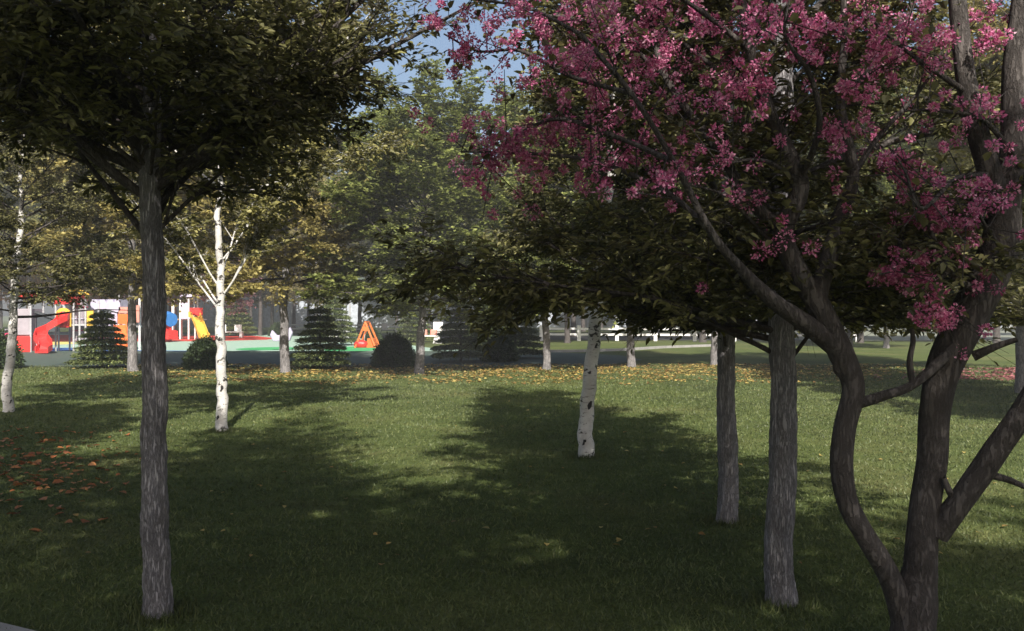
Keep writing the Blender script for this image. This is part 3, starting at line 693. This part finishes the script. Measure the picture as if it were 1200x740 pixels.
# ------------------------------------------------------------------ playground
def arch(cx, w, z0, z1, t, n=14):
    r = w/2; o = [(cx-r, z0)]+[(cx-r*math.cos(a), z1-r+r*math.sin(a)) for a in np.linspace(0, math.pi, n)]+[(cx+r, z0)]
    ri = r-t; i = [(cx+ri, z0)]+[(cx+ri*math.cos(a), z1-r+ri*math.sin(a)) for a in np.linspace(0, math.pi, n)]+[(cx-ri, z0)]
    return o+i
def tower_main():
    A = At(88, 413); r = thing('play_tower', 'play tower with red wavy slide, yellow arch and red roof panel on the left', 'play tower', A.loc())
    X, Z = A.x, A.z
    for px, top in ((64, 350), (85, 352), (92, 360), (99, 352)):
        for y in ((.1,) if px in (92,) else (.1, 1.4)): MB().tube([(X(px), y, 0), (X(px), y, Z(top))], .045).build('post', GREYM, r)
    MB().box(X(64), X(100), .1, 1.45, Z(382), Z(380)).build('deck', GREYM, r)
    rp = [(X(63), Z(357)), (X(63), Z(348)), (X(66), Z(347))]
    rp += [(X(66+i*3), Z(346.2 if i % 2 else 347.6)) for i in range(1, 6)]+[(X(85), Z(348)), (X(85), Z(357))]
    MB().prism(rp+[(X(80), Z(355.5)), (X(74), Z(357.5)), (X(68), Z(355.5))], .02, 1.5).build('roof_panel', RED, r)
    MB().prism(arch((X(65)+X(83))/2, X(83)-X(65), Z(383), Z(361), X(69)-X(65)), .0, .08).build('arch_panel', YEL, r)
    MB().box(X(100.5), X(108), .1, .18, Z(382), Z(364)).build('side_panel', YEL, r)
    # grey tube climber with dome of bars
    n = 24; cx = X(93)-.46; rad = (X(101)-X(85))/2
    MB().tube([(cx, 1.0, Z(400)), (cx, 1.0, Z(350))], rad*.98, 20).build('tube_climber', GREYP, r)
    for k in range(3): MB().tube([(cx+math.cos(t)*(rad+.03), 1+math.sin(t)*(rad+.03), Z(360+k*14)) for t in np.linspace(0, 6.28, 20)], .03, 6).build('ring', CRIM if k != 1 else LILAC, r)
    pm = MB()
    for k in range(9):
        a = k*.7; pm.chute([(X(86)-.3+math.cos(a)*.62*t, .75+math.sin(a)*.62*t, Z(341)+.10*math.sin(t*2.6)-.42*t*t*.5) for t in (0, .3, .6, .85, 1)], .12, .01, .02)
    pm.build('leaf_roof', YEL, r); MB().tube([(X(86)-.3, .75, Z(352)), (X(86)-.3, .75, Z(340))], .04).build('roof_mast', GREYM, r)
    # wavy slide, two bends
    pts = [(X(75), .0, Z(372)), (X(76), -.25, Z(375)), (X(72), -.5, Z(380)), (X(64), -.65, Z(386)), (X(60), -.85, Z(391)), (X(63), -1.15, Z(397)), (X(70), -1.3, Z(403)), (X(74), -1.55, Z(408)), (X(74), -1.9, Z(411))]
    MB().chute(pts, .50, .24).build('slide', RED, r)
    MB().tube([(X(76), -.02, Z(384)), (X(76), -.02, Z(366))], .22, 14).build('slide_entry', RED, r)
    return r
tower_main()
def tower_left():
    A = At(28, 413); X, Z = A.x, A.z
    r = thing('climbing_tower', 'grey climbing tower with red base block and dark sloping net', 'play tower', A.loc())
    for px in (19, 36): 
        for y in (0, 1.1): MB().tube([(X(px), y, 0), (X(px), y, Z(352))], .045).build('post', GREYM, r)
    MB().box(X(20), X(36.5), -.05, 1.15, 0, Z(394)).build('base_block', RED, r, .03)
    MB().box(X(20), X(35.5), .02, 1.1, Z(393), Z(362)).build('wall_panel', GREYP, r, .03)
    MB().prism([(X(37), Z(389)), (X(37), Z(367.5)), (X(63), Z(376)), (X(63), Z(389))], .4, .5).build('net', DARKP, r)
    MB().prism([(X(36), Z(366.6)), (X(36), Z(364.8)), (X(63.5), Z(373.6)), (X(63.5), Z(376))], .3, .6).build('top_rail', POST, r)
    MB().box(X(62.5), X(63.5), .4, .5, 0, Z(374)).build('post', GREYM, r)
    MB().box(X(37), X(37.8), .4, .5, 0, Z(367)).build('post', GREYM, r)
    MB().prism([(X(26), Z(345)), (X(22), Z(349)), (X(38), Z(349)), (X(34), Z(344))], -.1, 1.2).build('roof', RED, r)
tower_left()
def tower_lilac():
    A = At(124, 411); X, Z = A.x, A.z
    r = thing('play_tower', 'play tower with scalloped lilac roof, orange panels and dark ramp behind the left spruce', 'play tower', A.loc())
    pts = []
    for i in range(8): pts += [(X(106+i*4.6), Z(352 if i % 2 else 355)), (X(108+i*4.6), Z(351))]
    pts += [(X(141), Z(364)), (X(137), Z(366)), (X(124), Z(362)), (X(106), Z(364))]
    MB().prism(pts, .0, 1.6).build('scalloped_roof', LILAC, r)
    MB().prism([(X(126), Z(385)), (X(126), Z(366.5)), (X(136), Z(366.5)), (X(136), Z(385))], .1, .2).build('wall_panel', LILAC, r)
    for px, t in ((107, 352), (136.6, 346), (161, 350)):
        for y in (.25, 1.5): MB().tube([(X(px), y, 0), (X(px), y, Z(t))], .05).build('post', WHITE, r)
    MB().box(X(108), X(160), .3, 1.45, Z(384), Z(382)).build('deck', GREYM, r)
    MB().box(X(138), X(151), .0, .08, Z(380), Z(368)).build('fence_panel', ORANGE, r)
    MB().box(X(139), X(150), .0, .08, Z(367), Z(360)).build('canopy_panel', PINK, r)
    MB().box(X(159), X(163), .0, .08, Z(378), Z(358)).build('end_panel', PINK, r)
    MB().chute([(X(143), -.1, Z(381)), (X(145), -.4, Z(385)), (X(150), -.7, Z(394)), (X(153), -1, Z(402)), (X(156), -1.3, Z(407))], .5, .22).build('slide', ORANGE, r)
    MB().prism([(X(128), Z(386)), (X(134), Z(384)), (X(150), Z(408)), (X(128), Z(411))], .0, .6).build('ramp', DARKP, r)
    MB().box(X(150), X(151), -.2, -.12, 0, Z(385)).build('post', WHITE, r)
tower_lilac()
def tower_right():
    A = At(220, 398); X, Z = A.x, A.z
    r = thing('play_tower', 'play tower with yellow slide and grey leaf-shaped roof between two grey trunks', 'play tower', A.loc())
    for px, t in ((192, 351), (202, 355), (211, 352), (221, 350)):
        for y in (0, 1.8): MB().tube([(X(px), y, 0), (X(px), y, Z(t))], .06).build('post', WHITE, r)
    MB().box(X(192), X(232), .05, 1.8, Z(375.5), Z(374)).build('deck', GREYM, r)
    MB().box(X(212), X(220.4), -.08, -.02, Z(374), Z(355)).build('wall_panel', LILAC, r)
    MB().prism([(X(203), Z(381)), (X(203), Z(374)), (X(210), Z(374))], -.1, 0).build('gusset', YEL, r)
    MB().box(X(222.5), X(238), -.08, -.02, Z(370), Z(361)).build('fence_panel', RED, r)
    pm = MB()
    for k in range(8):
        a = k*.785; pm.chute([(X(222)+math.cos(a)*.95*t, .9+math.sin(a)*.95*t, Z(344)+.16*math.sin(t*2.6)-.5*t*t*.6) for t in (0, .3, .6, .85, 1)], .3, .01, .03)
    pm.build('leaf_roof', LILAC, r); MB().tube([(X(222), .9, Z(375)), (X(222), .9, Z(342))], .06).build('roof_mast', GREYM, r)
    MB().chute([(X(226), -.1, Z(371)), (X(231), -.3, Z(372)), (X(236), -.6, Z(379)), (X(242), -1, Z(389)), (X(246), -1.3, Z(395)), (X(249), -1.5, Z(396.5))], .6, .35).build('slide', YEL, r)
    MB().tube([(X(231.5), -.5, 0), (X(231.5), -.5, Z(383))], .05).build('post', WHITE, r)
tower_right()
def tube_slide():
    A = At(190, 401); X, Z = A.x, A.z
    r = thing('tube_slide', 'short red slide with a blue entry hood just right of the left foreground trunk', 'slide', A.loc())
    MB().tube([(X(187), .6, Z(374)), (X(193), .4, Z(374)), (X(200), .1, Z(375))], [.5, .5, .45], 16).build('hood', BLUE, r)
    MB().chute([(X(186), 0, Z(381)), (X(191), -.1, Z(385)), (X(194), -.2, Z(393)), (X(198), -.3, Z(396)), (X(206), -.4, Z(397))], .9, .5).build('chute', RED, r)
    MB().box(X(186), X(198), .3, .5, 0, Z(380)).build('support', RED, r)
tube_slide()
def swing():
    A = At(428, 408); X, Z = A.x, A.z
    r = thing('a_frame_swing', 'orange A-frame climbing frame with red seat on the green mat', 'swing', A.loc(), R(0))
    for y in (0, 1.5):
        MB().tube([(X(416), y, 0), (X(427.5), y*.8+.15, Z(378))], .055).build('leg', ORANGE, r)
        MB().tube([(X(440), y, 0), (X(427.5), y*.8+.15, Z(378))], .055).build('leg', ORANGE, r)
    MB().tube([(X(427.5), .1, Z(378)), (X(427.5), 1.4, Z(378))], .05).build('top_bar', ORANGE, r)
    MB().prism([(X(425), Z(383)), (X(430), Z(383)), (X(432), Z(388)), (X(423), Z(388))], .05, .12).build('brace_panel', ORANGE, r)
    MB().prism([(X(429), 0.02), (X(430), Z(397)), (X(436), Z(397)), (X(439.5), .02)], .1, 1.2).build('sloped_panel', ORANGE, r)
    MB().tube([(X(416.5), .2, Z(401)), (X(420), .2, Z(404)), (X(426), .2, Z(404)), (X(428), .2, Z(400.5))], [.22, .26, .26, .18], 12).build('seat', RED, r, smooth=True)
    for px in (417.5, 426): MB().tube([(X(px), .2, Z(402)), (X(427.5), .4, Z(379))], .015, 6).build('chain', GREYM, r)
swing()
def bench(px, py, w, label, backs=True, mat=WHITE):
    A = At(px, py); r = thing('play_bench', label, 'bench', A.loc())
    MB().box(-w/2, w/2, 0, .5, .38, .48).build('seat', mat, r, .02)
    for sx in (-1, 1): MB().box(sx*w/2-(.22 if sx > 0 else 0), sx*w/2+(.22 if sx < 0 else 0), .03, .47, 0, .379).build('leg', mat, r, .02)
    if backs:
        for sx in (-.3, .3): MB().box(w*sx-.28, w*sx+.28, .35, .47, .50, 1.0).build('backrest', mat, r, .04)
bench(268, 396, 2.0, 'white bench with two square backrests at the red play surface')
bench(460, 392, 2.6, 'distant white bench left of the small spruce')
def block_table(px, py, label):
    A = At(px, py); r = thing('play_table', label, 'play table', A.loc())
    MB().box(-.55, .55, 0, .7, .42, .50).build('tabletop', WHITE, r, .02)
    MB().box(-.5, -.32, .1, .6, 0, .42).build('leg', WHITE, r, .02); MB().prism([(.2, 0), (.75, 0), (.55, .42), (.3, .42)], .1, .6).build('leg', WHITE, r, .02)
    for x in (-.35, .25): MB().box(x-.2, x+.2, .1, .5, .505, .85).build('seat_block', PINK, r, .04)
    MB().box(.15, .75, .9, 1.3, .75, 1.3).build('box', WHITE, r, .04); MB().box(.35, .55, 1, 1.2, 0, .75).build('box_stand', WHITE, r)
block_table(503, 403, 'white play table with pink blocks left of the large spruces')
def panel_house(px, py, label):
    A = At(px, py); r = thing('play_board', label, 'play panel', A.loc())
    MB().prism([(-.55, .55), (-.15, .95), (.5, .95), (.5, .1), (-.25, .1)], 0, .12).build('panel', WHITE, r, .02)
    MB().box(-.5, .1, .15, .3, .96, 1.15).build('red_cap', RED, r, .02)
    for x in (-.2, .42): MB().tube([(x, .2, 0), (x, .2, .9)], .05).build('post', GREYM, r)
panel_house(389, 399, 'small white play panel with red cap left of the lamp post')
def spring_rider(px, py, label, mat):
    A = At(px, py); r = thing('spring_rider', label, 'spring rider', A.loc())
    MB().tube([(math.cos(t)*.12, math.sin(t)*.12, t*.022) for t in np.linspace(0, 18, 60)], .02, 6).build('spring', GREYM, r)
    MB().prism([(-.55, .75), (-.4, .45), (.4, .45), (.55, .85), (.42, 1.15), (.25, .85), (-.2, .72), (-.45, 1.0)], -.12, .12).build('body', mat, r, .05)
    MB().tube([(.15, -.25, .98), (.15, .25, .98)], .025).build('handle', GREYM, r)
spring_rider(6, 409, 'crimson spring rider behind the birch at the left edge', CRIM)
spring_rider(330, 411, 'pale grey spring rider beside the green oval on the play surface', LILAC)

def lamp(px, py, top, label, hook=True, off=0):
    A = At(px, py); H = A.z(top); r = thing('street_lamp', label, 'lamp post', A.loc())
    MB().tube([(0, 0, 0), (0, 0, H*.5), (0, 0, H)], [.07, .055, .04]).build('pole', GREYM, r)
    MB().tube([(0, 0, 0), (0, 0, .9)], .22, 14).build('base', GREYM, r)
    if hook:
        MB().tube([(0, 0, H-.02), (-.1, 0, H+.35), (.05, 0, H+.6), (.5, 0, H+.72), (1.0, 0, H+.70)], [.04, .035, .03, .03, .03]).build('arm', GREYM, r)
        MB().tube([(.75, 0, H+.66), (1.3, 0, H+.62)], [.07, .11], 12).build('lamp_head', HALO, r)
    else:
        MB().tube([(0, 0, H), (0, 0, H+.12)], [.10, .07], 12).build('lamp_head', HALO, r)
lamp(406, 398, 337, 'curved-arm lamp post beside the play panel, left of the orange swing')
lamp(570, 404, 345, 'slim pale pole lamp standing between the large spruces', False)

# ------------------------------------------------------------------ far fences
def rail_fence(x0, y0, x1, y1, n, label, h=.95):
    r = thing('rail_fence', label, 'fence', (x0, y0, 0), math.atan2(y1-y0, x1-x0)); L = math.hypot(x1-x0, y1-y0)
    for i in range(n+1): MB().box(L*i/n-.12, L*i/n+.12, -.09, .09, 0, h+.1).build('post', WHITE, r, .02)
    for z in (h*.45, h*.85): MB().box(0, L, -.035, .035, z-.07, z+.07).build('rail', WHITE, r)
rail_fence(2.0, 60, 22, 56.5, 8, 'low white two-rail fence beyond the leaf-strewn lawn')
rail_fence(-22, 86, -3.5, 77, 8, 'distant white two-rail fence behind the orange swing')
def hoarding():
    r = thing('sheet_metal_fence', 'long grey-blue sheet metal fence closing the park far behind the trees', 'fence', (-62, 122, 0), R(-2))
    mb = MB(); L = 128
    for i in range(int(L/.8)): mb.box(i*.8, i*.8+.4, -.05, 0, .1, 4.6).box(i*.8+.4, i*.8+.8, -.0, .05, .1, 4.6)
    mb.build('panel', FENCE, r)
    for i in range(0, 33): MB().box(i*4-.09, i*4+.09, -.16, -.052, 0, 4.9).build('post', GREYM, r)
    MB().box(0, L, -.12, -.055, 4.62, 4.75).build('rail', GREYM, r)
hoarding()

# ------------------------------------------------------------------ fallen leaves and grass
def scatter(name, P, size, mat, seed, asp=.75):
    rng = np.random.default_rng(seed); m = len(P); a = rng.random(m)*6.28
    D = np.stack([np.cos(a), np.sin(a), rng.normal(size=m)*.12], -1); Nn = nrm(np.array([0, 0, 1.])+rng.normal(size=(m, 3))*.25)
    s = size*(.6+.8*rng.random(m)); o = leaves_obj(name, P, D, Nn, s, s*asp, mat, None, fold=.15)
    return tag(o, kind='stuff')
def zlawn(x, y): return (.025*np.sin(x*.9+1)*np.sin(y*.7)+.02*np.sin(x*.37+y*.5))*np.clip((29-y)/5, 0, 1)-.012
rng = np.random.default_rng(90)
pp = []
for _ in range(230):
    px, py = 48+rng.normal()*52, 545+rng.normal()*28
    if py < 497: py = 500+rng.random()*60
    g = G(px, py); pp.append((g[0], g[1], zlawn(g[0], g[1])+.02))
tag(scatter('orange_fallen_leaves', np.array(pp), .085, dead_leaf, 1), 'orange fallen leaves scattered on the shaded grass at the left', 'fallen leaves')
m = 21000; y = 22.0+rng.random(m)**.8*9; x = (rng.random(m)*.80-.38)*y+rng.normal(size=m)*1.3-.5
keep = (np.sin(x*1.7+y)*np.sin(y*1.9-x*.6)+rng.normal(size=m)*.8) > -.1+.25*(26-y).clip(0, 9); x, y = x[keep], y[keep]
tag(scatter('yellow_fallen_leaves', np.stack([x, y, zlawn(x, y)+.02], -1), .095, yellow_leaf, 2), 'yellow fallen leaves strewn over the far edge of the lawn', 'fallen leaves')
m = 170; y = 6+rng.random(m)**1.3*17; x = (rng.random(m)*2-1)*y*.6
tag(scatter('stray_brown_leaves', np.stack([x, y, zlawn(x, y)+.018], -1), .05, yellow_leaf, 7), 'stray brown leaves spread thinly over the lawn', 'fallen leaves')
m = 3500; y = 23.5+rng.random(m)*5; x = y*.57+rng.normal(size=m)*1.5
keep = (np.sin(x*2.1+y)*np.sin(y*2.3-x)+rng.normal(size=m)*.7) > .1; x, y = x[keep], y[keep]
tag(scatter('fallen_petals', np.stack([x, y, zlawn(x, y)+.02], -1), .10, petal, 3), 'reddish fallen petals on the lawn at the right edge', 'fallen petals')
def grass():
    rng = np.random.default_rng(91); m = 240000
    y = 3.0+rng.random(m)**1.9*27; x = (rng.random(m)*2-1)*(y*.62+.6)
    P = np.stack([x, y, zlawn(x, y)-.004], -1); D = nrm(np.stack([rng.normal(size=m)*.6, rng.normal(size=m)*.6, np.ones(m)*.8], -1))
    h = .018+.022*rng.random(m)+.0012*y; S = nrm(np.cross(D, rng.normal(size=(m, 3))))*(.0022+.0005*y[:, None])
    # longer uncut tufts round the foot of the near trunks
    for (tx, ty, tr) in ((gA[0], gA[1], .10), (gB[0], gB[1], .11), (gC[0], gC[1], .11), (gD[0], gD[1], .12), (gE[0], gE[1], .11), (2.0, 4.45, .13)):
        k = 700; a = rng.random(k)*6.283; q = tr*(1+np.abs(rng.normal(size=k))*.6); xx = tx+np.cos(a)*q; yy = ty+np.sin(a)*q
        P = np.concatenate([P, np.stack([xx, yy, zlawn(xx, yy)-.004], -1)]); D = np.concatenate([D, nrm(np.stack([rng.normal(size=k)*.35, rng.normal(size=k)*.35, np.ones(k)], -1))])
        h = np.concatenate([h, .03+.05*rng.random(k)]); S = np.concatenate([S, nrm(rng.normal(size=(k, 3))*np.array([1, 1, .1]))*.004]); m += k
    V = np.stack([P-S, P+S, P+D*h[:, None]], 1).reshape(-1, 3)
    tag(nobj('grass', npmesh('grass', V, None, np.arange(3*m).reshape(-1, 3), mat=grass_blade)), 'short mown grass of the lawn', 'grass', kind='stuff')
grass()

# ------------------------------------------------------------------ air
def haze():
    mb = MB().box(-170, 170, -30, 420, -1.2, 16.5); m = bpy.data.materials.new('haze'); m.use_nodes = True; nt = m.node_tree
    nt.nodes.remove(nt.nodes['Principled BSDF']); v = nt.nodes.new('ShaderNodeVolumePrincipled')
    v.inputs['Color'].default_value = (.95, .97, 1, 1); v.inputs['Density'].default_value = .0022; v.inputs['Anisotropy'].default_value = .1
    nt.links.new(v.outputs[0], nt.nodes['Material Output'].inputs['Volume'])
    tag(mb.build('haze', m), kind='stuff')
haze()
